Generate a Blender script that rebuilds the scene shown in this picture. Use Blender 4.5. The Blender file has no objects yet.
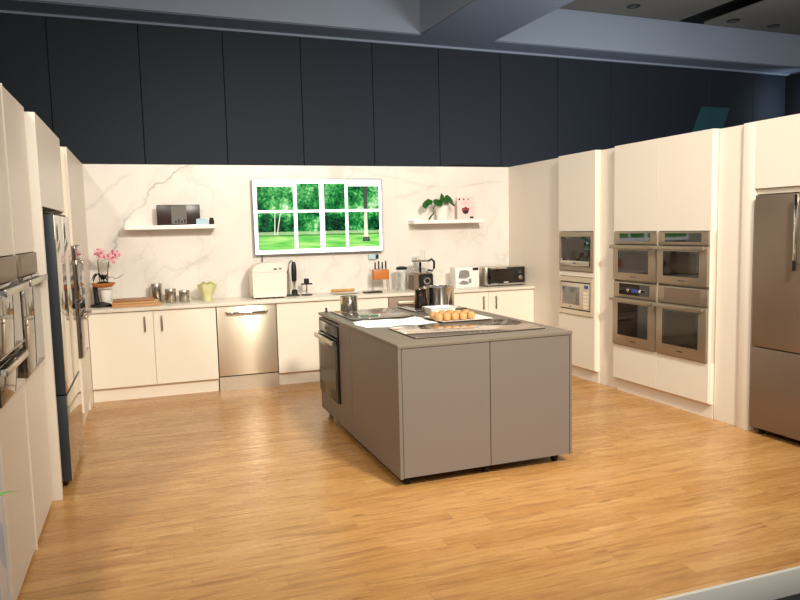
import bpy, bmesh, math, random
from mathutils import Matrix, Vector
R = math.radians
scene = bpy.context.scene
COL = scene.collection
random.seed(7)

# ------------------------------------------------------------------ materials
def srgb(r, g, b):
    def f(c):
        c /= 255.0
        return c / 12.92 if c <= .04045 else ((c + .055) / 1.055) ** 2.4
    return (f(r), f(g), f(b), 1)

def newmat(name):
    m = bpy.data.materials.new(name); m.use_nodes = True
    nt = m.node_tree
    return m, nt, nt.nodes['Principled BSDF']

def mat(name, rgb, rough=.5, metal=0., var=.04, scale=6., spec=.5, bump=0., coat=0., stretch=None, emit=None, trans=0., ior=1.45):
    m, nt, b = newmat(name)
    N, L = nt.nodes, nt.links
    b.inputs['Roughness'].default_value = rough
    b.inputs['Metallic'].default_value = metal
    b.inputs['Specular IOR Level'].default_value = spec
    b.inputs['Coat Weight'].default_value = coat
    b.inputs['Transmission Weight'].default_value = trans
    b.inputs['IOR'].default_value = ior
    tc = N.new('ShaderNodeTexCoord'); mp = N.new('ShaderNodeMapping')
    L.new(tc.outputs['Object'], mp.inputs['Vector'])
    if stretch: mp.inputs['Scale'].default_value = stretch
    nz = N.new('ShaderNodeTexNoise'); nz.inputs['Scale'].default_value = scale; nz.inputs['Detail'].default_value = 4
    L.new(mp.outputs['Vector'], nz.inputs['Vector'])
    mx = N.new('ShaderNodeMix'); mx.data_type = 'RGBA'
    c = srgb(*rgb)
    mx.inputs['A'].default_value = tuple(min(1, v * (1 - var)) for v in c[:3]) + (1,)
    mx.inputs['B'].default_value = tuple(min(1, v * (1 + var)) for v in c[:3]) + (1,)
    L.new(nz.outputs['Fac'], mx.inputs['Factor'])
    L.new(mx.outputs['Result'], b.inputs['Base Color'])
    if bump:
        bp = N.new('ShaderNodeBump'); bp.inputs['Strength'].default_value = bump; bp.inputs['Distance'].default_value = .01
        L.new(nz.outputs['Fac'], bp.inputs['Height']); L.new(bp.outputs['Normal'], b.inputs['Normal'])
    if emit:
        b.inputs['Emission Color'].default_value = c
        b.inputs['Emission Strength'].default_value = emit
    return m

class NB:
    """small helper to write node maths"""
    def __init__(s, nt): s.nt = nt; s.N = nt.nodes; s.L = nt.links
    def put(s, sock, v):
        if isinstance(v, (int, float)): sock.default_value = v
        elif isinstance(v, tuple): sock.default_value = v
        else: s.L.new(v, sock)
    def m(s, op, a, b=0., c=0., clamp=False):
        n = s.N.new('ShaderNodeMath'); n.operation = op; n.use_clamp = clamp
        s.put(n.inputs[0], a); s.put(n.inputs[1], b); s.put(n.inputs[2], c)
        return n.outputs[0]
    def comb(s, x, y, z):
        n = s.N.new('ShaderNodeCombineXYZ'); s.put(n.inputs[0], x); s.put(n.inputs[1], y); s.put(n.inputs[2], z)
        return n.outputs[0]
    def sep(s, v):
        n = s.N.new('ShaderNodeSeparateXYZ'); s.L.new(v, n.inputs[0]); return n.outputs
    def obj(s): return s.N.new('ShaderNodeTexCoord').outputs['Object']
    def noise(s, v, scale, detail=4, rough=.5, dist=0.):
        n = s.N.new('ShaderNodeTexNoise'); s.L.new(v, n.inputs['Vector'])
        n.inputs['Scale'].default_value = scale; n.inputs['Detail'].default_value = detail
        n.inputs['Roughness'].default_value = rough; n.inputs['Distortion'].default_value = dist
        return n.outputs['Fac']
    def white(s, v):
        n = s.N.new('ShaderNodeTexWhiteNoise'); n.noise_dimensions = '3D'; s.L.new(v, n.inputs['Vector']); return n.outputs['Value']
    def ramp(s, fac, stops):
        n = s.N.new('ShaderNodeValToRGB'); e = n.color_ramp.elements
        while len(e) < len(stops): e.new(.5)
        for k, (p, c) in zip(e, stops): k.position = p; k.color = c
        s.put(n.inputs[0], fac); return n.outputs['Color']
    def mix(s, f, a, b, blend='MIX'):
        n = s.N.new('ShaderNodeMix'); n.data_type = 'RGBA'; n.blend_type = blend
        s.put(n.inputs['Factor'], f); s.put(n.inputs['A'], a); s.put(n.inputs['B'], b)
        return n.outputs['Result']
    def mr(s, v, a, b, c=0., d=1.):
        n = s.N.new('ShaderNodeMapRange'); s.put(n.inputs['Value'], v)
        n.inputs['From Min'].default_value = a; n.inputs['From Max'].default_value = b
        n.inputs['To Min'].default_value = c; n.inputs['To Max'].default_value = d
        return n.outputs['Result']

def floor_material():
    m, nt, b = newmat('oak_laminate'); q = NB(nt)
    o = q.obj(); x, y, z = q.sep(o)
    PW, PL = .098, .95
    yy = q.m('DIVIDE', y, PW); row = q.m('FLOOR', yy)
    off = q.white(q.comb(row, 3.3, 1.7))
    xx = q.m('ADD', q.m('DIVIDE', x, PL), q.m('MULTIPLY', off, 7.0)); colm = q.m('FLOOR', xx)
    rnd = q.white(q.comb(row, colm, 9.1)); rnd2 = q.white(q.comb(colm, row, 2.2))
    fy = q.m('FRACT', yy); fx = q.m('FRACT', xx)
    gv = q.comb(q.m('ADD', q.m('MULTIPLY', x, 1.3), q.m('MULTIPLY', rnd, 40.)), q.m('MULTIPLY', y, 13.), q.m('MULTIPLY', rnd2, 20.))
    g1 = q.noise(gv, 2.2, 6, .6, .5)
    gv2 = q.comb(q.m('ADD', q.m('MULTIPLY', x, 4.), q.m('MULTIPLY', rnd2, 40.)), q.m('MULTIPLY', y, 80.), rnd)
    g2 = q.noise(gv2, 2.0, 3, .6)
    base = q.ramp(rnd, [(0, srgb(180, 129, 72)), (.35, srgb(189, 140, 82)), (.7, srgb(196, 148, 90)), (1, srgb(183, 133, 76))])
    dark = srgb(136, 90, 48)
    c1 = q.mix(q.mr(g1, .50, .74, 0., .85), base, dark)
    c2 = q.mix(q.mr(g2, .42, .72, 0., .34), c1, dark)
    c3 = q.mix(q.mr(g1, .42, .25, 0., .35), c2, srgb(228, 184, 124))
    kn = q.noise(q.comb(q.m('ADD', q.m('MULTIPLY', x, 3.), q.m('MULTIPLY', rnd, 30.)), q.m('MULTIPLY', y, 12.), rnd2), 1.6, 2)
    c3 = q.mix(q.mr(kn, .70, .80, 0., .7), c3, srgb(104, 64, 32))
    ey = q.m('LESS_THAN', fy, .022); ex = q.m('LESS_THAN', fx, .0028)
    edge = q.m('MAXIMUM', ey, ex)
    col = q.mix(q.m('MULTIPLY', edge, .45), c3, srgb(96, 60, 30))
    nt.links.new(col, b.inputs['Base Color'])
    nt.links.new(q.mr(g1, .3, .8, .22, .36), b.inputs['Roughness'])
    b.inputs['Specular IOR Level'].default_value = .45
    return m

def marble_material():
    m, nt, b = newmat('veined_marble'); q = NB(nt)
    o = q.obj(); x, y, z = q.sep(o)
    P = q.comb(x, 0., z)
    n1 = q.noise(P, 3.2, 5, .6); n1b = q.noise(q.comb(z, 5.5, x), 3.0, 5, .6)
    wx = q.m('ADD', x, q.m('MULTIPLY', q.m('SUBTRACT', n1, .5), .55)); wz = q.m('ADD', z, q.m('MULTIPLY', q.m('SUBTRACT', n1b, .5), .55))
    W = q.comb(wx, 0., wz)
    big = q.noise(q.comb(q.m('ADD', q.m('MULTIPLY', wx, .9), q.m('MULTIPLY', wz, -.7)), 2.4, q.m('ADD', q.m('MULTIPLY', wx, .35), q.m('MULTIPLY', wz, .5))), 1.7, 3, .5)
    ridge = q.m('ABSOLUTE', q.m('SUBTRACT', big, .5))
    v = q.mr(ridge, 0., .022, 1., 0.)
    msk = q.mr(q.noise(q.comb(x, 7.7, z), 1.1, 2), .42, .62)
    col0 = q.ramp(q.noise(W, 1.2, 5, .6), [(.3, srgb(228, 219, 209)), (.55, srgb(236, 227, 217)), (.75, srgb(240, 232, 222))])
    col1 = q.mix(q.m('MULTIPLY', q.m('MULTIPLY', v, msk), .20), col0, srgb(176, 160, 146))
    soft = q.mr(ridge, 0., .09, 1., 0.)
    col1 = q.mix(q.m('MULTIPLY', q.m('MULTIPLY', soft, msk), .16), col1, srgb(198, 184, 172))
    def vein(col, p, r, width, amt, colr, amp=.12, t0=-9., t1=9.):
        dx, dz = r[0] - p[0], r[1] - p[1]; Ln = math.hypot(dx, dz); dx, dz = dx / Ln, dz / Ln
        d = q.m('ADD', q.m('MULTIPLY', q.m('SUBTRACT', x, p[0]), -dz), q.m('MULTIPLY', q.m('SUBTRACT', z, p[1]), dx))
        t = q.m('ADD', q.m('MULTIPLY', q.m('SUBTRACT', x, p[0]), dx), q.m('MULTIPLY', q.m('SUBTRACT', z, p[1]), dz))
        d = q.m('ADD', d, q.m('MULTIPLY', q.m('SUBTRACT', n1, .5), amp * 2.4))
        f = q.mr(q.m('ABSOLUTE', d), 0., width, 1., 0.)
        f = q.m('MULTIPLY', f, q.mr(t, t0, t0 + .15)); f = q.m('MULTIPLY', f, q.mr(t, t1, t1 - .15))
        f = q.m('MULTIPLY', f, q.mr(q.noise(q.comb(x, 1.2, z), 6., 3), .3, .55, .35, 1.))
        return q.mix(q.m('MULTIPLY', f, amt), col, colr)
    grey = srgb(122, 116, 116)
    col1 = vein(col1, (1.05, 2.34), (.60, 2.0), .012, .62, grey, .10, -.1, .62)
    col1 = vein(col1, (.66, 2.03), (.16, 1.40), .020, .45, grey, .15, -.1, 1.0)
    col1 = vein(col1, (.55, 2.0), (.20, 1.45), .08, .28, srgb(150, 146, 148), .12, 0., .9)
    col1 = vein(col1, (.28, 2.1), (-.1, 1.75), .03, .25, srgb(160, 152, 150), .1, -.3, .9)
    col1 = vein(col1, (.74, 1.57), (1.08, 1.10), .008, .22, srgb(170, 152, 136), .02, 0., .6)
    col1 = vein(col1, (1.35, 1.5), (.85, 1.15), .022, .2, srgb(160, 146, 136), .08, 0., .7)
    col1 = vein(col1, (2.7, 2.32), (3.2, 2.22), .02, .3, srgb(190, 165, 135), .05, -.2, 1.4)
    col1 = vein(col1, (3.35, 1.95), (3.65, 2.05), .03, .28, srgb(180, 160, 140), .06, -.1, .6)
    col1 = vein(col1, (4.2, 2.1), (4.9, 2.16), .025, .3, srgb(180, 164, 148), .06, -.1, .6)
    # panel joints
    for jx in (.0, 1.1, 2.24, 3.36, 4.47):
        f = q.m('LESS_THAN', q.m('ABSOLUTE', q.m('SUBTRACT', x, jx)), .0018)
        col1 = q.mix(q.m('MULTIPLY', f, .16), col1, grey)
    nt.links.new(col1, b.inputs['Base Color'])
    b.inputs['Roughness'].default_value = .32
    return m

def garden_material():
    m, nt, b = newmat('garden_picture'); q = NB(nt)
    o = q.obj(); x, y, z = q.sep(o)
    P = q.comb(x, 0., z)
    f1 = q.noise(P, 7., 6, .75); f2 = q.noise(P, 2.6, 3, .5); f3 = q.noise(P, 34., 3, .6)
    mixf = q.m('ADD', q.m('MULTIPLY', q.m('SUBTRACT', q.m('ADD', q.m('ADD', q.m('MULTIPLY', f1, .45), q.m('MULTIPLY', f2, .3)), q.m('MULTIPLY', f3, .25)), .5), 1.9), .56)
    # lighter crown at the upper left, darker hollow in the middle band
    lt = q.mr(q.m('ABSOLUTE', q.m('ADD', x, .38)), .02, .3, .13, 0.)
    lt = q.m('MULTIPLY', lt, q.mr(z, -.06, .1))
    dk = q.m('MULTIPLY', q.mr(q.m('ABSOLUTE', q.m('ADD', z, .10)), .04, .14, .17, 0.), q.mr(q.noise(q.comb(x, 4., 0.), 3.5, 2), .38, .58))
    v = q.m('SUBTRACT', q.m('ADD', mixf, lt), dk)
    fol = q.ramp(v, [(.35, srgb(2, 16, 18)), (.45, srgb(2, 70, 36)), (.55, srgb(14, 128, 54)), (.66, srgb(100, 198, 104)), (.80, srgb(226, 246, 206))])
    gr = q.ramp(q.m('ADD', q.mr(q.noise(q.comb(q.m('MULTIPLY', x, 1.), 0., q.m('MULTIPLY', z, 9.)), 3., 3), .3, .7), 0.), [(.1, srgb(96, 196, 84)), (.5, srgb(140, 222, 104)), (.9, srgb(190, 240, 140))])
    hz = q.m('ADD', z, q.m('MULTIPLY', q.m('SUBTRACT', f1, .5), .03))
    c = q.mix(q.m('LESS_THAN', hz, -.19), fol, gr)
    band = q.m('MULTIPLY', q.m('LESS_THAN', hz, -.165), q.m('GREATER_THAN', hz, -.195))
    c = q.mix(q.m('MULTIPLY', band, .7), c, srgb(190, 222, 160))
    band2 = q.m('MULTIPLY', q.m('LESS_THAN', hz, -.195), q.m('GREATER_THAN', hz, -.215))
    c = q.mix(q.m('MULTIPLY', band2, .7), c, srgb(40, 110, 60))
    b.inputs['Base Color'].default_value = (0, 0, 0, 1)
    nt.links.new(c, b.inputs['Emission Color']); b.inputs['Emission Strength'].default_value = 1.15; b.inputs['Specular IOR Level'].default_value = .1
    b.inputs['Roughness'].default_value = .3
    return m

def print_material():
    m, nt, b = newmat('pale_blue_print'); q = NB(nt)
    o = q.obj(); x, y, z = q.sep(o)
    f = q.noise(q.comb(x, y, z), 4.5, 1, .4, .6)
    c = q.ramp(f, [(.48, srgb(236, 236, 236)), (.50, srgb(196, 212, 232)), (.62, srgb(178, 200, 226))])
    nt.links.new(c, b.inputs['Base Color']); b.inputs['Roughness'].default_value = .5
    return m

M = {}
M['floor'] = floor_material()
M['marble'] = marble_material()
M['garden'] = garden_material()
M['print'] = print_material()
M['cream'] = mat('cream_lacquer', (230, 218, 202), .42, var=.015, scale=2)
M['cream_edge'] = mat('cream_board_edge', (240, 228, 208), .5, var=.015)
M['white'] = mat('white_laminate', (243, 232, 214), .4, var=.012, scale=2)
M['worktop'] = mat('pale_worktop', (232, 222, 204), .28, var=.02, scale=30)
M['taupe'] = mat('taupe_laminate', (117, 105, 97), .45, var=.02, scale=40, stretch=(1, 1, .1))
M['taupe_top'] = mat('taupe_worktop', (120, 108, 95), .42, var=.02, scale=60, spec=.35)
M['steel'] = mat('brushed_steel', (196, 188, 176), .30, 1., var=.04, scale=60, stretch=(.04, 1, 1))
M['steel_dark'] = mat('warm_brushed_steel', (142, 124, 108), .46, .7, var=.04, scale=60, stretch=(.04, 1, 1))
M['steel_taupe'] = mat('taupe_steel', (166, 151, 133), .38, .75, var=.04, scale=60, stretch=(.04, 1, 1))
M['dw_steel'] = mat('dishwasher_steel', (224, 208, 184), .38, .6, var=.05, scale=60, stretch=(1, 1, .04))
M['canister_steel'] = mat('satin_steel', (190, 182, 170), .24, 1., var=.05, scale=40, stretch=(1, 1, .05))
M['dark_chrome'] = mat('dark_polished_steel', (104, 94, 84), .1, 1., var=.03)
M['drawer_brown'] = mat('brown_drawer_front', (150, 126, 106), .45, var=.03)
M['cream_steel'] = mat('pale_steel', (214, 200, 178), .35, .5, var=.03)
M['chrome'] = mat('polished_steel', (222, 220, 216), .10, 1., var=.02)
M['glass_black'] = mat('black_glass', (9, 9, 10), .04, var=.1, spec=.6, coat=.4)
M['glass_soft'] = mat('charcoal_oven_glass', (34, 33, 33), .16, var=.1, spec=.3)
M['glass_mirror'] = mat('mirrored_black_glass', (118, 108, 98), .05, .82, var=.03)
M['glass_smoke'] = mat('smoked_oven_glass', (46, 38, 30), .06, .25, var=.1, spec=.7)
M['hob'] = mat('hob_glass', (214, 192, 174), .06, .82, var=.02, spec=.7)
M['hob_dark'] = mat('hob_glass_dark', (128, 118, 106), .08, .6, var=.02, spec=.7)
M['black'] = mat('black_plastic', (20, 19, 19), .4, var=.1)
bb = M['dw_steel'].node_tree.nodes['Principled BSDF']; bb.inputs['Metallic'].default_value = .75; bb.inputs['Roughness'].default_value = .36; bb.inputs['Anisotropic'].default_value = .8; bb.inputs['Anisotropic Rotation'].default_value = .25
M['rubber'] = mat('black_rubber', (14, 13, 12), .7, var=.1)
M['fridge_side'] = mat('charcoal_fridge_side', (48, 53, 58), .45, var=.06)
M['fridge_door'] = mat('mirror_fridge_door', (186, 178, 166), .07, 1., var=.02)
M['dark_wall'] = mat('charcoal_wall_panel', (42, 48, 57), .6, var=.06, scale=3)
M['soffit'] = mat('grey_soffit', (150, 158, 172), .75, var=.03, scale=1.5)
M['coffer'] = mat('light_grey_coffer', (176, 184, 196), .75, var=.04, scale=1.2)
M['tile'] = mat('dark_ceiling_tile', (150, 142, 128), .8, var=.05)
M['void'] = mat('black_hall_wall', (8, 8, 9), .9, var=.1)
M['carpet'] = mat('dark_carpet', (34, 32, 31), .95, var=.2, scale=80)
M['trim'] = mat('pale_platform_edge', (198, 194, 184), .5, var=.03)
M['teal'] = mat('teal_light_colour', (52, 96, 102), .5, var=.04)
M['tv_body'] = mat('silver_tv_edge', (150, 152, 156), .35, .6, var=.02)
M['tv_white'] = mat('bright_white_screen', (250, 250, 255), .3, var=0., emit=1.15)
M['trunk_dark'] = mat('picture_trunk_dark', (34, 46, 40), .5, emit=.9)
M['trunk_grey'] = mat('picture_trunk_grey', (176, 180, 164), .5, emit=.9)
M['wood'] = mat('oiled_wood', (196, 146, 94), .45, var=.25, scale=14, stretch=(.3, 3, 3))
M['wood_dark'] = mat('walnut_wood', (158, 108, 70), .45, var=.25, scale=14, stretch=(.3, 3, 3))
M['wood_orange'] = mat('orange_wood', (196, 116, 52), .4, var=.18, scale=14, stretch=(.3, 3, 3))
M['green_leaf'] = mat('green_leaf', (40, 92, 34), .4, var=.35, scale=20)
M['leaf_dark'] = mat('dark_leaf', (30, 38, 28), .35, var=.3, scale=20)
M['leaf_light'] = mat('fresh_leaf', (112, 152, 74), .45, var=.2, scale=10)
M['stem'] = mat('plant_stem', (74, 76, 48), .6, var=.2)
M['pink'] = mat('pink_petal', (236, 178, 184), .55, var=.18, scale=30)
M['pink_deep'] = mat('deep_pink_petal', (196, 96, 120), .55, var=.2, scale=30)
M['ceramic'] = mat('white_ceramic', (246, 242, 234), .2, var=.01)
M['cream_plastic'] = mat('cream_plastic', (240, 228, 212), .35, var=.01)
M['vase'] = mat('olive_green_glass', (214, 208, 156), .25, var=.15, scale=12)
M['vase_dark'] = mat('olive_fruit', (176, 178, 104), .4, var=.3, scale=12)
M['bread'] = mat('golden_bread', (196, 148, 94), .65, var=.35, scale=26, bump=.15)
M['pastry'] = mat('pastry_crust', (214, 160, 90), .6, var=.3, scale=30, bump=.2)
M['clear'] = mat('clear_glass', (250, 252, 252), .02, var=0., trans=1., ior=1.2)
M['cover_pink'] = mat('pale_pink_cover', (240, 206, 200), .45, var=.02)
M['cover_white'] = mat('white_card', (240, 236, 228), .5, var=.01)
M['ink'] = mat('dark_ink', (44, 34, 34), .5, var=.2)
M['ink_grey'] = mat('grey_ink', (138, 132, 126), .5, var=.3, scale=30)
M['ink_red'] = mat('berry_red', (158, 56, 62), .5, var=.3, scale=40)
M['card_blue'] = mat('pale_blue_card', (176, 206, 214), .5, var=.03)
M['espresso'] = mat('espresso_panel', (54, 38, 32), .3, var=.05)
M['grey_glass'] = mat('grey_glass', (134, 130, 122), .12, .3, var=.08)
M['display'] = mat('blue_display', (54, 62, 128), .2, var=.05, emit=.25)
M['cloth'] = mat('white_cloth', (246, 246, 242), .8, var=.02, bump=.1)
M['inner'] = mat('shadow_gap', (30, 26, 22), .8)
M['lamp'] = mat('downlight_lens', (120, 116, 108), .4)

# ------------------------------------------------------------------ mesh helpers
class MB:
    def __init__(s): s.bm = bmesh.new()
    def _mat(s, faces, mi):
        for f in faces: f.material_index = mi
    def box(s, x0, x1, y0, y1, z0, z1, bev=0., mi=0, seg=2):
        r = bmesh.ops.create_cube(s.bm, size=1.)
        vs = r['verts']
        for v in vs:
            v.co = Vector((x0 + (v.co.x + .5) * (x1 - x0), y0 + (v.co.y + .5) * (y1 - y0), z0 + (v.co.z + .5) * (z1 - z0)))
        fs = list({f for v in vs for f in v.link_faces})
        s._mat(fs, mi)
        if bev:
            es = list({e for v in vs for e in v.link_edges})
            bmesh.ops.bevel(s.bm, geom=es, offset=bev, segments=seg, affect='EDGES', profile=.5)
        return s
    def lathe(s, prof, c=(0, 0, 0), seg=28, mi=0, cap0=True, cap1=True, axis='Z', sx=1., sy=1., wob=None):
        rings = []
        for (r, z) in prof:
            ring = []
            for k in range(seg):
                a = 2 * math.pi * k / seg
                rr = r * (wob(a, z) if wob else 1.)
                p = Vector((rr * math.cos(a) * sx, rr * math.sin(a) * sy, z))
                if axis == 'Y': p = Vector((p.x, -p.z, p.y))
                elif axis == 'X': p = Vector((p.z, p.x, p.y))
                ring.append(s.bm.verts.new(p + Vector(c)))
            rings.append(ring)
        for a, b in zip(rings, rings[1:]):
            for k in range(seg):
                f = s.bm.faces.new((a[k], a[(k + 1) % seg], b[(k + 1) % seg], b[k])); f.material_index = mi
        if cap0: s.bm.faces.new(list(reversed(rings[0]))).material_index = mi
        if cap1: s.bm.faces.new(rings[-1]).material_index = mi
        return s
    def tube(s, pts, r, seg=10, mi=0):
        pts = [Vector(p) for p in pts]; n = len(pts)
        rs = r if isinstance(r, (list, tuple)) else [r] * n
        rings = []
        up = Vector((0, 0, 1))
        for i, p in enumerate(pts):
            t = (pts[min(i + 1, n - 1)] - pts[max(i - 1, 0)]).normalized()
            ref = up if abs(t.dot(up)) < .95 else Vector((1, 0, 0))
            a = t.cross(ref).normalized(); b = a.cross(t).normalized()
            rings.append([s.bm.verts.new(p + (a * math.cos(2 * math.pi * k / seg) + b * math.sin(2 * math.pi * k / seg)) * rs[i]) for k in range(seg)])
        for a, b in zip(rings, rings[1:]):
            for k in range(seg):
                s.bm.faces.new((a[k], a[(k + 1) % seg], b[(k + 1) % seg], b[k])).material_index = mi
        s.bm.faces.new(list(reversed(rings[0]))).material_index = mi
        s.bm.faces.new(rings[-1]).material_index = mi
        return s
    def poly(s, pts, mi=0):
        f = s.bm.faces.new([s.bm.verts.new(p) for p in pts]); f.material_index = mi
        return s
    def prism(s, pts2, y0, y1, mi=0):
        """outline in x,z extruded along y"""
        a = [s.bm.verts.new((x, y0, z)) for x, z in pts2]; b = [s.bm.verts.new((x, y1, z)) for x, z in pts2]
        n = len(pts2)
        s.bm.faces.new(a).material_index = mi; s.bm.faces.new(list(reversed(b))).material_index = mi
        for k in range(n): s.bm.faces.new((a[k], b[k], b[(k + 1) % n], a[(k + 1) % n])).material_index = mi
        return s
    def ellipsoid(s, c, r, mi=0, rot=None, u=14, v=9):
        rr = bmesh.ops.create_uvsphere(s.bm, u_segments=u, v_segments=v, radius=1.)
        mt = Matrix.Translation(Vector(c)) @ (rot if rot else Matrix.Identity(4)) @ Matrix.Diagonal((r[0], r[1], r[2], 1))
        for vv in rr['verts']: vv.co = mt @ vv.co
        s._mat({f for vv in rr['verts'] for f in vv.link_faces}, mi)
        return s
    def leaf(s, p0, p1, w, sag=.02, mi=0, n=9, fold=.25, side=None):
        """blade from p0 to p1, width w, with folded midrib"""
        p0, p1 = Vector(p0), Vector(p1); d = p1 - p0
        sd = Vector(side) if side else d.cross(Vector((0, 0, 1)))
        sd = sd.normalized() if sd.length > 1e-5 else Vector((1, 0, 0))
        up = sd.cross(d).normalized()
        rows = []
        for i in range(n + 1):
            t = i / n
            ww = w * .5 * (math.sin(math.pi * min(1, t ** .75)) ** .8 if 0 < t < 1 else .02)
            c = p0 + d * t + up * (sag * math.sin(math.pi * t))
            rows.append([s.bm.verts.new(c - sd * ww + up * ww * fold), s.bm.verts.new(c), s.bm.verts.new(c + sd * ww + up * ww * fold)])
        for a, b in zip(rows, rows[1:]):
            for k in (0, 1): s.bm.faces.new((a[k], a[k + 1], b[k + 1], b[k])).material_index = mi
        return s
    def build(s, name, mats, parent=None, loc=None, rot=None, angle=35):
        me = bpy.data.meshes.new(name)
        bmesh.ops.recalc_face_normals(s.bm, faces=s.bm.faces[:])
        s.bm.to_mesh(me); s.bm.free()
        for mm in (mats if isinstance(mats, (list, tuple)) else [mats]): me.materials.append(M[mm] if isinstance(mm, str) else mm)
        for p in me.polygons: p.use_smooth = max(abs(c) for c in p.normal) < .9995 or len(p.vertices) < 4 and p.area < 1e-4
        me.set_sharp_from_angle(angle=R(angle))
        o = bpy.data.objects.new(name, me); COL.objects.link(o)
        if parent: o.parent = parent
        if loc: o.location = loc
        if rot: o.rotation_euler = rot
        return o

def tag(o, label, cat, group=None, kind=None):
    if label: o['label'] = label
    if cat: o['category'] = cat
    if group: o['group'] = group
    if kind: o['kind'] = kind
    return o
def thing(name, label, cat, loc=(0, 0, 0), rz=0., group=None):
    o = bpy.data.objects.new(name, None); COL.objects.link(o); o.empty_display_size = .1
    o.location = loc; o.rotation_euler = (0, 0, rz)
    return tag(o, label, cat, group)
def dup(root, loc, rz, label, group=None):
    r = root.copy(); COL.objects.link(r); r.location = loc; r.rotation_euler = (0, 0, rz); r['label'] = label
    if group: r['group'] = group
    for ch in list(root.children):
        c = ch.copy(); COL.objects.link(c); c.parent = r
        for g in list(ch.children):
            d = g.copy(); COL.objects.link(d); d.parent = c
    return r
def struct(o): o['kind'] = 'structure'; return o
def box(*a, **k): return MB().box(*a, **k)

H = 2.325
# ------------------------------------------------------------------ camera (solved from the photograph)
cam = bpy.data.cameras.new('camera'); co = bpy.data.objects.new('camera', cam); COL.objects.link(co)
yaw, pit, rol, foc = -.3384, -.1001, -.0234, 708.8
fw = Vector((-math.sin(yaw) * math.cos(pit), math.cos(yaw) * math.cos(pit), math.sin(pit)))
r0 = Vector((math.cos(yaw), math.sin(yaw), 0)); u0 = r0.cross(fw)
rv = r0 * math.cos(rol) + u0 * math.sin(rol); uv = u0 * math.cos(rol) - r0 * math.sin(rol)
mw = Matrix((rv, uv, -fw)).transposed().to_4x4(); mw.translation = Vector((.6016, -7.8803, 1.6021))
co.matrix_world = mw
cam.sensor_width = 36.; cam.lens = foc / 800 * 36.; cam.clip_end = 200
scene.camera = co

# ------------------------------------------------------------------ setting
struct(box(-.80, 5.75, -5.515, .12, -.12, 0).build('floor', 'floor'))
struct(box(-.80, 5.75, -5.535, -5.515, -.14, .003, bev=.004).build('trim_1', 'trim'))
struct(box(-14, 26, -14, 12, -.16, -.12).build('floor_hall', 'carpet'))
struct(box(-.03, 4.83, 0, .10, 0, H).build('wall_back', 'marble'))
struct(box(-.78, -.68, -4.62, .10, 0, H - .01).build('wall_left', 'cream'))
def RWp(u, off=0.): return (4.7389 + .0303 * u + off, -u, 0)       # right-hand wall line, u metres from the back wall
RZ = R(-90) + math.atan(.0303)
mb = MB()
struct(box(-.02, 5.0, .80, .90, 0, H - .01).build('wall_right', 'cream', None, RWp(0, 0), (0, 0, RZ)))
# hall behind: tall charcoal wall of panels, parallel-ish to the back wall
WA = math.atan((4.085 - 3.466) / (13.713 + 1.145))
root = (-1.145, 3.466, 0); root_hall = root
mb = MB()
edges = [-6.0 + 1.19 * k for k in range(0, 17)]
sx = 1.80 - 1.19 * 5          # phase so that seams fall where the photograph has them
for k in range(-3, 14):
    a = .555 + 1.219 * (k - 1); b = a + 1.219
    if a > 14.9: break
    b = min(b, 14.9)
    mb.box(a + .004, b - .004, 0, .05, -.12, 4.70, bev=.004, seg=1)
mb.box(-4.3, 14.9, .05, .12, -.12, 4.72, mi=1)
struct(mb.build('wall_hall', ['dark_wall', 'inner'], None, root, (0, 0, WA)))
struct(box(-4.3, 14.95, -.06, .0, 4.68, 4.715, bev=.005).build('trim_2', 'coffer', None, root, (0, 0, WA)))
# soffit with two deep coffers
mb = MB()
Zs, Zt = 4.715, 5.36
mb.box(-8, 16.5, -.56, .15, Zs, Zt)                # strip along the wall
mb.box(6.08, 7.42, -12, -.56, Zs, Zt)              # beam between the coffers
mb.box(-8, -6.5, -12, -.56, Zs, Zt)
struct(mb.build('ceiling', 'soffit', None, root, (0, 0, WA)))
mb = MB()
mb.box(-6.5, 6.08, -.60, -.56, Zs + .01, Zt); mb.box(6.05, 6.08, -12, -.60, Zs + .01, Zt)
mb.box(7.42, 16.5, -.60, -.56, Zs + .01, Zt)
struct(mb.build('trim_3', 'coffer', None, root, (0, 0, WA)))
struct(box(-8, 7.42, -12, .15, Zt, Zt + .06).build('ceiling_coffer', 'coffer', None, root, (0, 0, WA)))
struct(box(7.3, 18, -12, .15, Zt + .25, Zt + .3).build('ceiling_void', 'void', None, root, (0, 0, WA)))
mb = MB(); mb.box(7.45, 11.30, -5.4, -.66, Zt - .02, Zt + .03, bev=.01); mb.box(11.92, 16.5, -5.4, -.66, Zt - .02, Zt + .03, bev=.01)
struct(mb.build('ceiling_panels', 'tile', None, root, (0, 0, WA)))
k = 0
for (x, y, lab) in [(9.85, -1.15, 'small round ceiling downlight left of the black gap between dark ceiling tiles'),
                    (12.28, -1.02, 'small round ceiling downlight just right of the black gap between tiles'),
                    (13.36, -.98, 'small round ceiling downlight nearest the right edge of the dark ceiling')]:
    p = Matrix.Rotation(WA, 4, 'Z') @ Vector((x, y, Zt - .02)) + Vector(root)
    d = thing('ceiling_downlight', lab, 'downlight', p, 0, 'ceiling downlights')
    MB().lathe([(.05, -.012), (.11, -.012), (.12, 0), (.05, 0), (.05, -.012)], cap0=False, cap1=False).build('bezel', 'black', d)
    MB().lathe([(.05, -.008), (.05, 0)]).build('lens', 'lamp', d)
struct(box(14.91, 15.05, -12, .1, -.12, 4.68).build('wall_hall_right', 'void', None, root, (0, 0, WA)))
tp = MB().prism([(12.28, 3.36), (13.06, 3.36), (13.30, 3.94), (12.54, 3.94)], -.018, -.006).build('teal_light_patch', 'teal', None, root, (0, 0, WA))  # flat coloured sheet standing in for a teal patch of light on the wall
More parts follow.
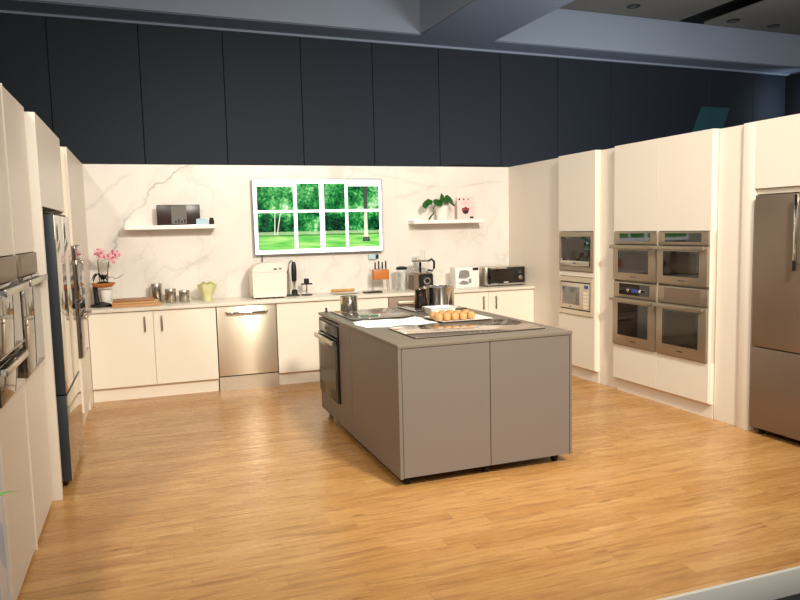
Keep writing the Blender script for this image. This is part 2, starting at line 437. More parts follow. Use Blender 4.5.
tag(tp, 'slanted painted patch of teal light on the charcoal hall wall above the right-hand cabinets', 'panel')

# ------------------------------------------------------------------ cabinet makers (local frame: front at y=0 facing -y, x along the run, z up)
def tall_cabinet(name, label, loc, rz, w, doors, niches=(), plinth=.12, depth=.62, dmat='cream', setback=.03, top=H, side_l=True, group=None):
    """doors: list of (z0,z1); niches are the open gaps between them"""
    t = thing(name, label, 'cabinet', loc, rz, group)
    mb = MB(); T = .018
    mb.box(0, T, .02, depth, plinth, top); mb.box(w - T, w, .02, depth, plinth, top)
    mb.box(T, w - T, depth - .012, depth, plinth, top)
    zs = sorted({plinth, top - T} | {z for n in niches for z in (n[0] - T, n[1])})
    for z in zs: mb.box(T, w - T, .02, depth - .012, z, z + T)
    mb.build('carcass', 'cream_edge', t)
    box(0, w, setback + .02, setback + .04, 0, plinth).build('plinth', dmat, t)
    for (x0, x1, z0, z1) in doors: box(x0 + .0015, x1 - .0015, 0, .019, z0, z1, bev=.0015, seg=1).build('door', dmat, t)
    return t

def bar_handle(parent, x0, x1, z, y=-.045, r=.009, vertical=False, m='steel', flat=False):
    mb = MB()
    if flat:
        mb.box(x0, x1, y - .014, y, z - .016, z + .016, bev=.004)
        for x in (x0 + .03, x1 - .03): mb.box(x - .012, x + .012, y, 0, z - .010, z + .010)
    elif vertical:
        mb.tube([(x0, y, z), (x0, y, x1)], r); [mb.tube([(x0, y, zz), (x0, 0, zz)], r * .7) for zz in (z + .02, x1 - .02)]
    else:
        mb.tube([(x0, y, z), (x1, y, z)], r); [mb.tube([(x, y, z), (x, 0, z)], r * .8) for x in (x0 + .03, x1 - .03)]
    return mb.build('handle', m, parent)

def oven(name, label, loc, rz, w, h, ctl, style='steel', group=None, knobs=False, win=(.075, .085), depth=.52, strip='glass_black', flat=True, m='steel_taupe', glass='glass_smoke'):
    """built-in oven: body, control_panel (> display, knob), door (> window, handle, logo)"""
    t = thing(name, label, 'oven', loc, rz, group)
    yp, yd = (-.012, -.022) if style == 'steel' else (-.012, -.018)
    box(.022, w - .022, .022, depth, .012, h - .012).build('body', 'black', t)
    cp = box(0, w, yp, .018, h - ctl, h, bev=.003 if style == 'steel' else .001).build('control_panel', m, t)
    box(.082, w - .075, yp - .0015, yp + .002, h - ctl + .028, h - .014).build('display', strip, cp)
    if knobs:
        for x in (.22, .40):
            MB().lathe([(.017, 0), (.017, .016), (.013, .02)], (w * x / .62 + .02, -.0135, h - ctl * .5), axis='Y', seg=20).build('knob', 'chrome', cp)
        box(w * .45, w * .60, -.0145, -.013, h - ctl * .62, h - ctl * .40).build('clock', 'display', cp)
    if style == 'steel':
        dm = box(0, w, -.022, .018, .004, h - ctl - .006, bev=.003).build('door', m, t)
        wz0, wz1 = (h - ctl) * .215, h - ctl - .052
        mb = MB().box(win[0], w - win[1], -.0235, -.019, wz0, wz1); mb.build('window', 'glass_black', dm)
        mb = MB(); fr = .03
        mb.box(win[0] + fr, w - win[1] - fr, -.0245, -.022, wz0 + fr, wz1 - fr * .6); mb.build('window_pane', glass, dm)
        box(w * .44, w * .57, -.0235, -.021, (h - ctl) * .105, (h - ctl) * .125).build('logo', 'ink', dm)
        hz = h - ctl - .022
    else:
        dm = box(0, w, yd, .018, .004, h - ctl - .003, bev=.001).build('door', 'glass_mirror', t)
        box(.0, w, yd - .002, yd + .002, .004, .008).build('edge_trim', 'steel', dm)
        hz = h - ctl - .03
    bar_handle(dm, .002, w - .002, hz, y=-.055 if style == 'steel' else -.05, flat=flat, m='steel' if style != 'steel' else m)
    return t

# ------------------------------------------------------------------ right-hand run
cd = thing('tall_cabinet', 'plain tall cream cabinet in the far right corner beside the marble wall', 'cabinet', (4.83, 0, 0), R(-90))
box(0, 1.212, .02, .60, .0, H).build('carcass', 'cream_edge', cd)
box(.002, 1.212, 0, .019, .10, H, bev=.001, seg=1).build('door', 'cream', cd)
# column with the two microwaves
u0c, PR = 1.262, -.03
tall_cabinet('tall_cabinet', 'tall cream cabinet holding two microwaves, right of the plain corner cabinet', RWp(u0c, PR), RZ, .635,
    [(0, .635, .13, .665), (0, .635, 1.535, H), (0, .03, .665, 1.535), (.605, .635, .665, 1.535), (.03, .605, 1.07, 1.12)], [(.665, 1.07), (1.12, 1.535)])
mw1 = thing('microwave', 'steel framed microwave with wide black glass door, upper of the two in the tall cabinet', 'microwave', RWp(u0c + .032 * 0, PR)[:2] + (1.125,), RZ)
box(.05, .585, .022, .42, .012, .39).build('body', 'black', mw1)
f = MB(); W0, W1, Z0, Z1 = .032, .603, .002, .405
f.box(W0, W1, -.012, .02, Z0, .05); f.box(W0, W1, -.012, .02, .355, Z1); f.box(W0, .062, -.012, .02, .05, .355); f.box(.573, W1, -.012, .02, .05, .355)
f.build('frame', 'steel_taupe', mw1)
d = box(.062, .573, -.016, .018, .05, .355, bev=.002).build('door', 'glass_black', mw1)
box(.085, .475, -.0172, -.015, .125, .335).build('window', 'glass_smoke', d)
b_ = box(.070, .565, -.024, -.016, .056, .108, bev=.003).build('door_bar', 'steel', d); box(.29, .345, -.0252, -.0235, .078, .088).build('logo', 'ink', b_)
MB().lathe([(.012, 0), (.012, .004)], (.53, -.016, .29), axis='Y', seg=16).build('clock', 'ink_grey', d)
mw2 = thing('microwave', 'cream steel microwave with button column and small blue display, lower of the two', 'microwave', RWp(u0c, PR)[:2] + (.67,), RZ)
box(.05, .585, .022, .42, .012, .385).build('body', 'black', mw2)
f = MB(); f.box(W0, W1, -.012, .02, .002, .05); f.box(W0, W1, -.012, .02, .345, .395); f.box(W0, .058, -.012, .02, .05, .345); f.box(.577, W1, -.012, .02, .05, .345)
f.build('frame', 'cream_steel', mw2)
d = MB().box(.058, .577, -.010, .018, .05, .345).build('surround', 'black', mw2)
d = box(.072, .455, -.020, -.008, .064, .331, bev=.004).build('door', 'cream_steel', mw2)
box(.10, .405, -.0215, -.018, .105, .292, bev=.002).build('window', 'grey_glass', d)
for x in (.13, .32): box(x, x + .022, -.0225, -.0212, .135, .262).build('window_reflection', 'ink_grey', d)  # dark upright reflections in the door glass, put in as coloured bars
box(.22, .27, -.0212, -.0195, .078, .085).build('logo', 'ink', d)
cp = box(.457, .563, -.020, -.008, .064, .331, bev=.003).build('control_panel', 'cream_steel', mw2)
box(.487, .556, -.0215, -.0195, .282, .318).build('display', 'display', cp)
for i in range(5):
    for j in range(3): box(.474 + j * .027, .494 + j * .027, -.022, -.0195, .082 + i * .036, .104 + i * .036, bev=.001, seg=1).build('button', 'cream_edge', cp)
# filler panels
def filler(u0, u1, label, off=.03, z0=0., z1=H - .004):
    o = box(0, u1 - u0, 0, .30, z0, z1, bev=.001, seg=1).build('filler_panel', 'cream', None, RWp(u0, off), (0, 0, RZ))
    return tag(o, label, 'panel')
filler(1.902, 2.18, 'narrow recessed cream filler panel between microwave cabinet and double oven cabinet')
# double oven cabinet: two columns
uo = 2.185
CW = 1.20
t = tall_cabinet('tall_cabinet', 'wide tall cream cabinet with four built-in ovens, left of the steel fridge', RWp(uo, PR), RZ, CW,
    [(0, .60, 1.53, H), (.60, CW, 1.53, H), (0, .60, .13, .458), (.60, CW, .13, .458)], [(.458, 1.53)])
for a_, b_ in ((0, .012), (.590, .612), (CW - .012, CW)): box(a_, b_, 0, .3, .458, 1.53).build('divider', 'cream_edge', t)
# the shelves between the ovens
for a_, b_ in ((.018, .588), (.614, CW - .018)): box(a_, b_, .03, .55, 1.062, 1.074).build('shelf', 'cream_edge', t)
def ro(off): 
    p = RWp(uo, PR); c, s_ = math.cos(RZ), math.sin(RZ)
    return (p[0] + c * off, p[1] + s_ * off)
ow = .572
def rov(off, z, h, lab, **k): return oven('built_in_oven', lab, ro(off) + (z,), RZ, ow, h, group='ovens in the right-hand cabinet', **k)
rov(.016, 1.076, .450, 'compact taupe steel oven at upper left of the four on the right', ctl=.115)
rov(.016, .462, .598, 'tall steel oven with two round knobs, lower left of the four ovens', ctl=.145, knobs=True, glass='glass_black')
rov(.614, 1.076, .450, 'compact steel oven at upper right of the four, nearest the right fridge', ctl=.115)
rov(.614, .462, .598, 'tall steel oven without knobs, lower right of the four on the right', ctl=.145, strip='steel_dark')
filler(3.392, 3.645, 'recessed cream filler panel between double oven cabinet and the steel fridge', .025)
# fridge housing
t = thing('fridge_housing', 'tall cream housing panels framing the steel fridge on the right', 'cabinet', RWp(3.65, .0), RZ)
box(0, .11, 0, .66, 0, H, bev=.002).build('side_panel', 'cream', t)
box(1.10, 1.18, 0, .66, 0, H, bev=.002).build('side_panel', 'cream', t)
box(.112, 1.10, 0, .019, 1.835, H, bev=.001, seg=1).build('door', 'cream', t)
box(.112, 1.10, .03, .05, 1.795, 1.832).build('lit_gap_strip', 'cream_edge', t)  # pale strip added to stand for the lit gap over the fridge
f = MB(); f.box(.112, 1.10, .02, .6, 1.835, 1.855); f.box(.112, 1.10, .60, .62, 0, 1.835); f.build('carcass', 'cream_edge', t)
fr = thing('refrigerator', 'brown steel fridge freezer with vertical handles in the right-hand housing', 'fridge', RWp(3.80, .0), RZ)
FW = .92
box(.012, FW - .012, .035, .57, .05, 1.775).build('body', 'fridge_side', fr)
for (a, b, hx) in ((.0, .445, .385), (.45, FW, .51)):
    d = box(a + .002, b, -.035, .030, .672, 1.785, bev=.006).build('door', 'steel_dark', fr)
    h = MB(); h.box(hx - .012, hx + .012, -.088, -.070, 1.25, 1.775, bev=.005); h.box(hx - .008, hx + .008, -.07, -.035, 1.29, 1.31); h.box(hx - .008, hx + .008, -.07, -.035, 1.73, 1.75)
    hh = h.build('handle', 'chrome', d)
    box(hx - .012, hx + .012, -.0885, -.086, 1.25, 1.32).build('handle_cap', 'black', hh)
d = box(.002, FW, -.035, .030, .055, .664, bev=.006).build('drawer', 'steel_dark', fr)
for x in (.05, FW - .05): MB().lathe([(.022, 0), (.022, .03), (.012, .05)], (x, .04, 0), seg=14).build('foot', 'rubber', fr)

# ------------------------------------------------------------------ back run: base cabinets under one worktop
YF = -.60
def base_cabinet(label, x0, w, doors, handles, name='base_cabinet', m='white'):
    t = thing(name, label, 'cabinet', (x0, YF, 0))
    c = MB(); T = .018
    c.box(0, T, .02, .59, .13, .868); c.box(w - T, w, .02, .59, .13, .868); c.box(T, w - T, .02, .59, .13, .148); c.box(T, w - T, .57, .59, .148, .868); c.box(T, w - T, .02, .57, .85, .868)
    c.build('carcass', 'cream_edge', t)
    box(0, w, .05, .07, 0, .13).build('plinth', m, t)
    for i, (a, b) in enumerate(doors):
        d = box(a + .0015, b - .0015, 0, .019, .135, .862, bev=.0012, seg=1).build('door', m, t)
        if i < len(handles):
            hx = handles[i]
            h = MB(); h.box(hx - .007, hx + .007, -.026, -.016, .665, .815, bev=.002); h.box(hx - .006, hx + .006, -.016, 0, .68, .692); h.box(hx - .006, hx + .006, -.016, 0, .788, .80)
            h.build('handle', 'steel_dark', d)
    return t
base_cabinet('white double base cabinet with two bar handles, left of the steel dishwasher', .024, 1.178, [(0, .584), (.584, 1.178)], [.505, .662])
base_cabinet('white base cabinet with one wide handleless front, right of the dishwasher', 1.812, 1.216, [(0, 1.216)], [])
base_cabinet('white double base cabinet at the right end under the mini oven', 3.645, 1.183, [(0, .592), (.592, 1.183)], [.525, .684])
dw = thing('dishwasher', 'brushed steel dishwasher with towel-bar handle between white base cabinets', 'dishwasher', (1.204, YF, 0))
box(.012, .594, .02, .57, .10, .862).build('body', 'black', dw)
d = box(.006, .600, -.004, .019, .155, .862, bev=.004).build('door', 'dw_steel', dw)
h = MB(); h.tube([(.095, -.004, .80), (.10, -.03, .797), (.125, -.045, .795), (.48, -.045, .795), (.505, -.03, .797), (.51, -.004, .80)], .012); h.build('handle', 'chrome', d)
box(.006, .600, .012, .032, 0, .142).build('plinth', 'cream_steel', dw)
dd = thing('drawer_unit', 'taupe fronted drawer unit with pale steel handles behind the island pots', 'drawers', (3.031, YF, 0))
box(.012, .598, .022, .57, .13, .862).build('body', 'black', dd)
for (z0, z1) in ((.505, .864), (.135, .498)):
    d = box(.004, .606, -.002, .02, z0, z1, bev=.002).build('drawer', 'drawer_brown', dd)
    bar_handle(d, .10, .51, z1 - .065, y=-.035, flat=True, m='cream_steel')
box(.004, .606, .05, .07, 0, .13).build('plinth', 'taupe', dd)
wt = box(.024, 4.828, -.625, -.001, .87, .90, bev=.003).build('worktop', 'worktop')
tag(wt, 'long pale worktop running along the foot of the marble wall', 'worktop')

# ------------------------------------------------------------------ left-hand run (local x runs away from the camera)
LZ = R(90); XL = -.028
def lp(y, z=0., off=0.): return (XL + off, y, z)
t = tall_cabinet('tall_cabinet', 'tall cream cabinet with one mirrored oven, next to the dark fridge on the left', lp(-3.925), LZ, .675,
    [(0, .675, .02, .885), (0, .675, 1.52, H + .02)], [(.885, 1.52)], plinth=.02, setback=0., top=H + .02)
box(0, .018, 0, .3, .885, 1.52).build('divider', 'cream_edge', t)
box(.657, .675, 0, .3, .885, 1.52).build('divider', 'cream_edge', t)
t = tall_cabinet('tall_cabinet', 'tall cream cabinet nearest the camera on the left edge with two stacked appliances', lp(-4.585), LZ, .642,
    [(0, .642, .02, .885), (0, .642, 1.52, H + .02)], [(.885, 1.065), (1.065 + .018, 1.52)], plinth=.02, setback=0., top=H + .02)
tag(box(0, .014, -.006, .4, 0, H + .02).build('divider_panel', 'cream_edge', None, lp(-3.941), (0, 0, LZ)), 'thin cream upright panel between the two near left cabinets', 'panel')
GL = 'mirrored ovens on the left'
oven('built_in_oven', 'black mirrored oven with long steel bar handle, left side beside the dark fridge', lp(-3.905, .888), LZ, .635, .628, .115, style='mirror', strip='steel_dark', m='steel_dark')
oven('built_in_oven', 'black mirrored compact oven at the left edge of the photo', lp(-4.565, 1.086), LZ, .60, .430, .115, style='mirror', strip='steel_dark', m='steel_dark')
w_ = thing('warming_drawer', 'black mirrored warming drawer under the compact oven at left edge', 'drawer', lp(-4.565, .888), LZ)
box(.02, .58, .022, .5, .01, .165).build('body', 'black', w_)
d = box(0, .60, -.012, .018, .003, .172, bev=.001).build('drawer', 'glass_mirror', w_); bar_handle(d, 0., .56, .150, y=-.03, flat=True)
# fridge housing on the left
XF = .022
t = thing('fridge_housing', 'tall cream housing around the dark mirror-door fridge on the left', 'cabinet', (XF, -3.225, 0), LZ)
box(0, .045, 0, .68, 0, H, bev=.002).build('side_panel', 'cream', t)
box(1.19, 1.235, 0, .68, 0, H, bev=.002).build('side_panel', 'cream', t)
box(.045, 1.19, 0, .019, 1.785, H, bev=.001, seg=1).build('door', 'cream', t)
f = MB(); f.box(.045, 1.19, .02, .66, 1.785, 1.803); f.box(.045, 1.19, .66, .68, 0, H); f.build('carcass', 'cream_edge', t)
fl = thing('refrigerator', 'french door fridge with charcoal sides and mirror-like doors on the left', 'fridge', (.064, -3.03, 0), LZ)
LW = .90
box(.006, LW - .006, .075, .70, .04, 1.735).build('body', 'fridge_side', fl)
for a, b in ((.0, .443), (.457, LW)):
    d = box(a, b, .004, .068, .612, 1.742, bev=.004).build('door', 'fridge_side', fl)
    box(a + .003, b - .003, .0, .006, .616, 1.738, bev=.002).build('door_skin', 'fridge_door', d)
h = MB().tube([(.45, .02, .62), (.45, .012, .9), (.45, .006, 1.12), (.45, .02, 1.25)], [.004, .008, .008, .004]); h.build('recessed_grip', 'black', fl)
d = box(0, LW, .004, .068, .05, .602, bev=.004).build('drawer', 'fridge_side', fl)
box(.003, LW - .003, .0, .006, .054, .592, bev=.002).build('drawer_skin', 'fridge_door', d)
for x in (.05, LW - .05): MB().lathe([(.024, 0), (.024, .028), (.012, .045)], (x, .09, 0), seg=14).build('foot', 'steel', fl)
for x in (.02, LW - .10):
    box(x, x + .08, .02, .09, 1.742, 1.757, bev=.003).build('hinge_cover', 'black', fl)
tag(box(0, .49, 0, .5, 0, H - .004).build('filler_panel', 'cream', None, (-.03, -1.985, 0), (0, 0, LZ)), 'recessed cream filler panel behind the dark fridge on the left', 'panel')
t = tall_cabinet('tall_cabinet', 'far left tall cream cabinet with two built-in ovens near the orchid', (.021, -1.49, 0), LZ, .62,
    [(0, .62, .12, .585), (0, .62, 1.525, H)], [(.585, 1.055), (1.073, 1.525)], plinth=.1, setback=0.)
oven('built_in_oven', 'mirrored compact oven in the far left cabinet, upper of its two', (.021, -1.475, 1.076), LZ, .59, .445, .11, style='mirror', strip='glass_mirror', m='glass_mirror')
oven('built_in_oven', 'mirrored oven low in the far left cabinet, below the compact oven', (.021, -1.475, .588), LZ, .59, .464, .10, style='mirror', strip='glass_mirror', m='glass_mirror')
tag(box(0, .862, 0, .5, 0, H, bev=.001, seg=1).build('corner_panel', 'cream', None, (.021, -.865, 0), (0, 0, LZ)), 'plain cream panel in the far left corner beside the orchid', 'panel')

# display plinth and plant at the left edge
pl = MB().box(-.50, 0, 0, .62, 0, 1.0, bev=.004).build('display_plinth', 'print', None, (-.035, -5.25, 0))
tag(pl, 'white display plinth with pale blue print at the bottom left edge', 'plinth')
pp = thing('potted_plant', 'potted plant at the left edge with one green leaf reaching into view', 'plant', (-.02, -5.38, 0))
MB().lathe([(.07, 0), (.105, .24), (.115, .26), (.10, .26), (.092, .22), (.0, .22)], cap1=False).build('pot', 'ceramic', pp)
f = MB(); f.tube([(0, 0, .20), (.01, .01, .44), (.01, .02, .74)], .008); f.build('stem', 'stem', pp)
for (p0, p1, w) in [((.02, .02, .70), (.165, .165, .735), .05), ((0, .01, .40), (-.20, .05, .60), .05), ((0, .02, .48), (-.05, -.12, .74), .05), ((0, .0, .36), (.02, -.22, .52), .05), ((0, .02, .48), (-.10, .10, .78), .05)]:
    MB().leaf(p0, p1, w, .03).build('leaf', 'leaf_light', pp)

# ------------------------------------------------------------------ island
IA = .0141; IX, IY = 1.989, -3.874
def ip(u, v, z=0.): return (IX + u * math.cos(IA) - v * math.sin(IA), IY + u * math.sin(IA) + v * math.cos(IA), z)
IW, IL = 1.236, 1.985
isl = thing('kitchen_island', 'taupe kitchen island on black castors in the middle of the floor', 'island', (IX, IY, 0), IA)
c = MB(); Zb = .064
c.box(.02, IW - .014, .024, 1.345, Zb, .078); c.box(.02, IW - .014, 1.325, 1.345, .078, .86)
c.box(.62, IW - .014, 1.345, IL, Zb, .86)
c.box(.0, .62, 1.345, IL, Zb, .225); c.box(0, .62, IL - .02, IL, .225, .86); c.box(.0, .62, 1.345, IL - .02, .845, .86)
c.build('carcass', 'taupe', isl)
box(.0, .022, .0, 1.018, Zb - .004, .876, bev=.001, seg=1).build('side_panel', 'taupe', isl)
f = MB(); f.box(.0, .022, 1.024, 1.345, Zb - .004, .876, bev=.001, seg=1); f.build('side_panel', 'taupe', isl)
box(IW - .014, IW, .0, IL, Zb - .004, .876, bev=.001, seg=1).build('side_panel', 'taupe', isl)
box(.026, .624, .003, .022, Zb, .874, bev=.001, seg=1).build('door', 'taupe', isl)
box(.629, IW - .017, .003, .022, Zb, .874, bev=.001, seg=1).build('door', 'taupe', isl)
for (u, v) in [(.07, .08), (.62, .08), (IW - .09, .08), (.06, 1.0), (.06, IL - .08), (IW - .08, IL - .08), (IW - .08, 1.0)]:
    k = MB().lathe([(.026, -.014), (.028, -.008), (.028, .008), (.026, .014)], (u, v, .028), axis='X', seg=18)
    k.box(u - .022, u + .022, v - .018, v + .018, .045, Zb); k.box(u - .022, u - .016, v - .012, v + .012, .02, .05); k.box(u + .016, u + .022, v - .012, v + .012, .02, .05)
    k.build('castor', 'rubber', isl)
it = box(-.003, IW + .003, -.003, IL + .003, .8765, .90, bev=.0025).build('island_worktop', 'taupe_top', None, (IX, IY, 0), (0, 0, IA))
tag(it, 'taupe worktop on the kitchen island carrying three hobs', 'worktop')
p = ip(.0, IL - .024)
ov = thing('built_in_oven', 'black glass oven with flat steel handle in the end of the taupe island', 'oven', (p[0], p[1], .226), IA + R(-90))
box(.02, .59, .02, .56, .012, .605).build('body', 'black', ov)
cp = box(.004, .606, -.010, .02, .525, .616, bev=.002).build('control_panel', 'glass_soft', ov)
box(.22, .38, -.0112, -.009, .555, .588).build('display', 'ink', cp)
d = box(.004, .606, -.018, .02, .006, .520, bev=.003).build('door', 'glass_soft', ov)
box(.06, .55, -.0192, -.017, .10, .42).build('window', 'glass_soft', d)
h = MB(); h.box(.01, .600, -.056, -.042, .470, .510, bev=.004); h.box(.03, .055, -.042, -.018, .475, .5); h.box(.555, .58, -.042, -.018, .475, .5); h.build('handle', 'steel', d)

# hobs
def hob(label, u0, u1, v0, v1, m, zones):
    p = ip(u0, v0, .9005)
    t = thing('induction_hob', label, 'hob', p, IA)
    w, l = u1 - u0, v1 - v0
    box(0, w, 0, l, .006, .0105, bev=.0012).build('glass_top', m, t)
    box(.004, w - .004, .004, l - .004, 0, .006).build('tray', 'black', t)
    for (a, b, r) in zones:
        MB().lathe([(r - .003, .0107), (r, .0107), (r, .0110), (r - .003, .0110), (r - .003, .0107)], (a * w, b * l, 0), cap0=False, cap1=False, seg=36).build('cooking_zone', 'ink_grey', t)
    f = MB(); [f.lathe([(.008, .0107), (.008, .0111)], (w * .5 + (k - 2) * .04, .035, 0), seg=12) for k in range(5)]
    f.build('touch_controls', 'ink_grey', t)
    return t
hob('wide glass hob at the front of the island, in front of the bread plate', .182, 1.14, .165, .70, 'hob', [(.2, .6, .10), (.5, .62, .12), (.8, .6, .10)])
hob('dark glass hob at the back left of the island under the small pot', .085, .60, 1.24, 1.90, 'hob_dark', [(.5, .3, .1), (.5, .7, .1)])
hob('glass hob at the back right of the island under the stock pot', .705, 1.20, 1.52, 1.945, 'hob_dark', [(.3, .5, .09), (.72, .5, .09)])

# pots and dishes
def pot(name, label, loc, r, h, lid=True, cat='pot', body='chrome', handles=True, group=None):
    t = thing(name, label, cat, loc)
    MB().lathe([(r * .93, 0), (r, .008), (r, h - .006), (r * 1.03, h), (r * .985, h), (r * .975, h - .006), (r * .96, .01), (0.001, .008)], cap1=False, seg=36).build('body', body, t)
    if lid:
        l = MB().lathe([(r * 1.0, h + .001), (r * .98, h + .006), (r * .6, h + .016), (.001, h + .02)], cap1=False, seg=36).build('lid', 'chrome', t)
        MB().lathe([(.006, h + .018), (.006, h + .03), (.016, h + .034), (.014, h + .044)], seg=16).build('knob', 'black', l)
    if handles:
        for sg in (-1, 1):
            MB().tube([(sg * r, -.035, h * .78), (sg * (r + .028), -.028, h * .80), (sg * (r + .032), 0, h * .80), (sg * (r + .028), .028, h * .80), (sg * r, .035, h * .78)], .006).build('handle', 'chrome', t)
    return t
ZH = .9118
pot('saucepan', 'small polished steel pot on the back left hob of the island', ip(.225, 1.82, ZH), .074, .13, lid=False, handles=False)
pot('stock_pot', 'large polished steel stock pot on the back right hob', ip(1.05, 1.785, ZH), .136, .175, lid=False, handles=False)
jg = thing('steel_jug', 'dark polished steel jug standing left of the stock pot', 'jug', ip(.84, 1.70, ZH))
MB().lathe([(.055, 0), (.060, .01), (.060, .05), (.05, .10), (.052, .15), (.058, .165), (.054, .165), (.047, .148), (.045, .10), (.05, .02), (.001, .012)], cap1=False, seg=32).build('body', 'dark_chrome', jg)
MB().tube([(0, .05, .14), (0, .085, .135), (0, .092, .09), (0, .08, .05), (0, .056, .045)], .007).build('handle', 'black', jg)
bd = thing('baking_dish', 'white rectangular baking dish behind the plate of bread rolls', 'dish', ip(.845, 1.30, .9005), IA + .02)
f = MB()
def ring(w, l, z): return [(-w, -l, z), (w, -l, z), (w, l, z), (-w, l, z)]
levels = [ring(.095, .06, 0), ring(.11, .075, .055), ring(.118, .083, .058), ring(.118, .083, .064), ring(.103, .068, .062), ring(.088, .052, .008)]
vs = [[f.bm.verts.new(p) for p in r] for r in levels]
for a, b in zip(vs, vs[1:]):
    for k in range(4): f.bm.faces.new((a[k], a[(k + 1) % 4], b[(k + 1) % 4], b[k]))
f.bm.faces.new(list(reversed(vs[0]))); f.bm.faces.new(vs[-1])
f.build('bowl', 'ceramic', bd)
pt = thing('serving_plate', 'white square serving plate carrying rows of bread rolls on the island', 'plate', ip(.835, .925, .9005), IA)
f = MB()
levels = [ring(.17, .14, 0), ring(.205, .185, .012), ring(.21, .19, .016), ring(.20, .18, .0155), ring(.165, .135, .005)]
vs = [[f.bm.verts.new(p) for p in r] for r in levels]
for a, b in zip(vs, vs[1:]):
    for k in range(4): f.bm.faces.new((a[k], a[(k + 1) % 4], b[(k + 1) % 4], b[k]))
f.bm.faces.new(list(reversed(vs[0]))); f.bm.faces.new(vs[-1])
f.build('dish', 'ceramic', pt)
row = ['first', 'second', 'third', 'fourth', 'fifth']
bm0 = None
def roll_mesh():
    f = MB()
    f.lathe([(.001, 0), (.020, .001), (.028, .008), (.0315, .022), (.0315, .038), (.027, .052), (.017, .060), (.001, .062)], cap0=False, cap1=False, seg=22, sy=1.45,
            wob=lambda a, z: 1 + .04 * math.sin(3 * a + z * 60) + .03 * math.cos(2 * a))
    return f
for rr in range(2):
    for k in range(5):
        q = ip(.775 - .130 + k * .0675, .945 - .075 + rr * .112, .9062)
        if rr: q = (q[0] + .012, q[1], q[2])
        lab = '%s bread roll from the left in the %s row on the white plate' % (row[k], 'back' if rr else 'front')
        if bm0 is None: bm0 = roll_mesh().build('bread_roll', 'bread', None, q, (0, 0, .1)); tag(bm0, lab, 'bread roll', 'bread rolls on the plate')
        else:
            o = bm0.copy(); COL.objects.link(o); o.location = q; o.rotation_euler = (0, 0, random.uniform(-.25, .25)); o.scale = (1, random.uniform(.92, 1.05), random.uniform(.94, 1.08)); o['label'] = lab
# white cloth
f = MB(); nx, ny = 40, 20; g = []
for i in range(nx + 1):
    r_ = []
    for j in range(ny + 1):
        u, v = i / nx, j / ny
        x = .05 + u * .56 + .012 * math.sin(v * 7 + 1); y = .80 + v * .36 + .022 * math.sin(u * 9) * v + .018 * math.sin(u * 14 + 1) * (1 - v)
        e = min(1, min(u, 1 - u, v, 1 - v) * 10)
        z = .9025 + e * (.004 + .010 * (math.sin(u * 11 + v * 4) * .5 + .5) * (math.sin(v * 9 - u * 5) * .5 + .5) + .012 * max(0, v - .6) * 2 * (math.sin(u * 16) * .5 + .5))
        r_.append(f.bm.verts.new((x, y, z)))
    g.append(r_)
for i in range(nx):
    for j in range(ny): f.bm.faces.new((g[i][j], g[i + 1][j], g[i + 1][j + 1], g[i][j + 1]))
cl = f.build('tea_towel', 'cloth', None, (IX, IY, 0), (0, 0, IA), angle=80)
tag(cl, 'rumpled white cloth lying across the island beside the bread plate', 'cloth')
kb = thing('small_dark_fitting', 'tiny dark fitting of unknown use at the far left corner of the island top', 'fitting', ip(.06, 1.955, .9005))  # small dark fitting of unknown use, shape invented
MB().lathe([(.012, 0), (.012, .01), (.007, .018), (.012, .026), (.008, .036)], seg=14).build('cap', 'black', kb)

# ------------------------------------------------------------------ television and small boxes on the marble wall
tv = thing('television', 'large wall television showing a white window onto a green garden', 'television', (2.424, -.045, 1.762))
TW, TH = 1.475 / 2, .83 / 2
box(-TW, TW, -.025, .0, -TH, TH, bev=.004).build('body', 'tv_body', tv)
box(-.3, .3, .0, .044, -.2, .2).build('wall_bracket', 'black', tv)
f = MB()
w2, h2 = TW - .010, TH - .012
f.poly([(-w2, -.0262, -h2), (w2, -.0262, -h2), (w2, -.0262, h2), (-w2, -.0262, h2)])
def fx(a): return -TW + a * 2 * TW
def fz(b): return TH - b * 2 * TH
panes = [(.032, .302, .10, .412), (.328, .50, .062, .412), (.537, .70, .062, .412), (.722, .972, .10, .412),
         (.032, .302, .445, .935), (.328, .50, .445, .93), (.537, .70, .445, .925), (.722, .972, .445, .925)]
for (a, b, c, d) in panes:
    f.poly([(fx(a), -.0268, fz(d)), (fx(b), -.0268, fz(d)), (fx(b), -.0268, fz(c)), (fx(a), -.0268, fz(c))], 1)
def strip(pts, mi): f.poly([(fx(a), -.0273, fz(b)) for a, b in pts], mi)
strip([(.842, .84), (.88, .84), (.872, .45), (.852, .45)], 3)
strip([(.848, .408), (.874, .408), (.880, .10), (.846, .10)], 2)
strip([(.83, .85), (.895, .85), (.885, .79), (.84, .79)], 2)
strip([(.168, .74), (.176, .74), (.205, .45), (.198, .45)], 3)
strip([(.150, .74), (.158, .74), (.165, .45), (.158, .45)], 3)
f.build('screen', ['tv_white', 'garden', 'trunk_dark', 'trunk_grey'], tv)
sn = thing('wall_mounted_sensor', 'small pale blue and black box on the wall under the television', 'sensor', (3.05, 0, 1.285))
box(-.055, .03, -.03, -.001, -.028, .028, bev=.003).build('casing', 'card_blue', sn); box(.03, .062, -.035, -.001, -.02, .03, bev=.003).build('lens', 'black', sn)
cb = MB().tube([(1.775, -.006, 1.37), (1.775, -.006, 1.32), (1.772, -.03, 1.28), (1.772, -.05, 1.15)], .006).build('hanging_cable', 'black')
tag(cb, 'short black cable hanging below the television above the bread maker', 'cable')

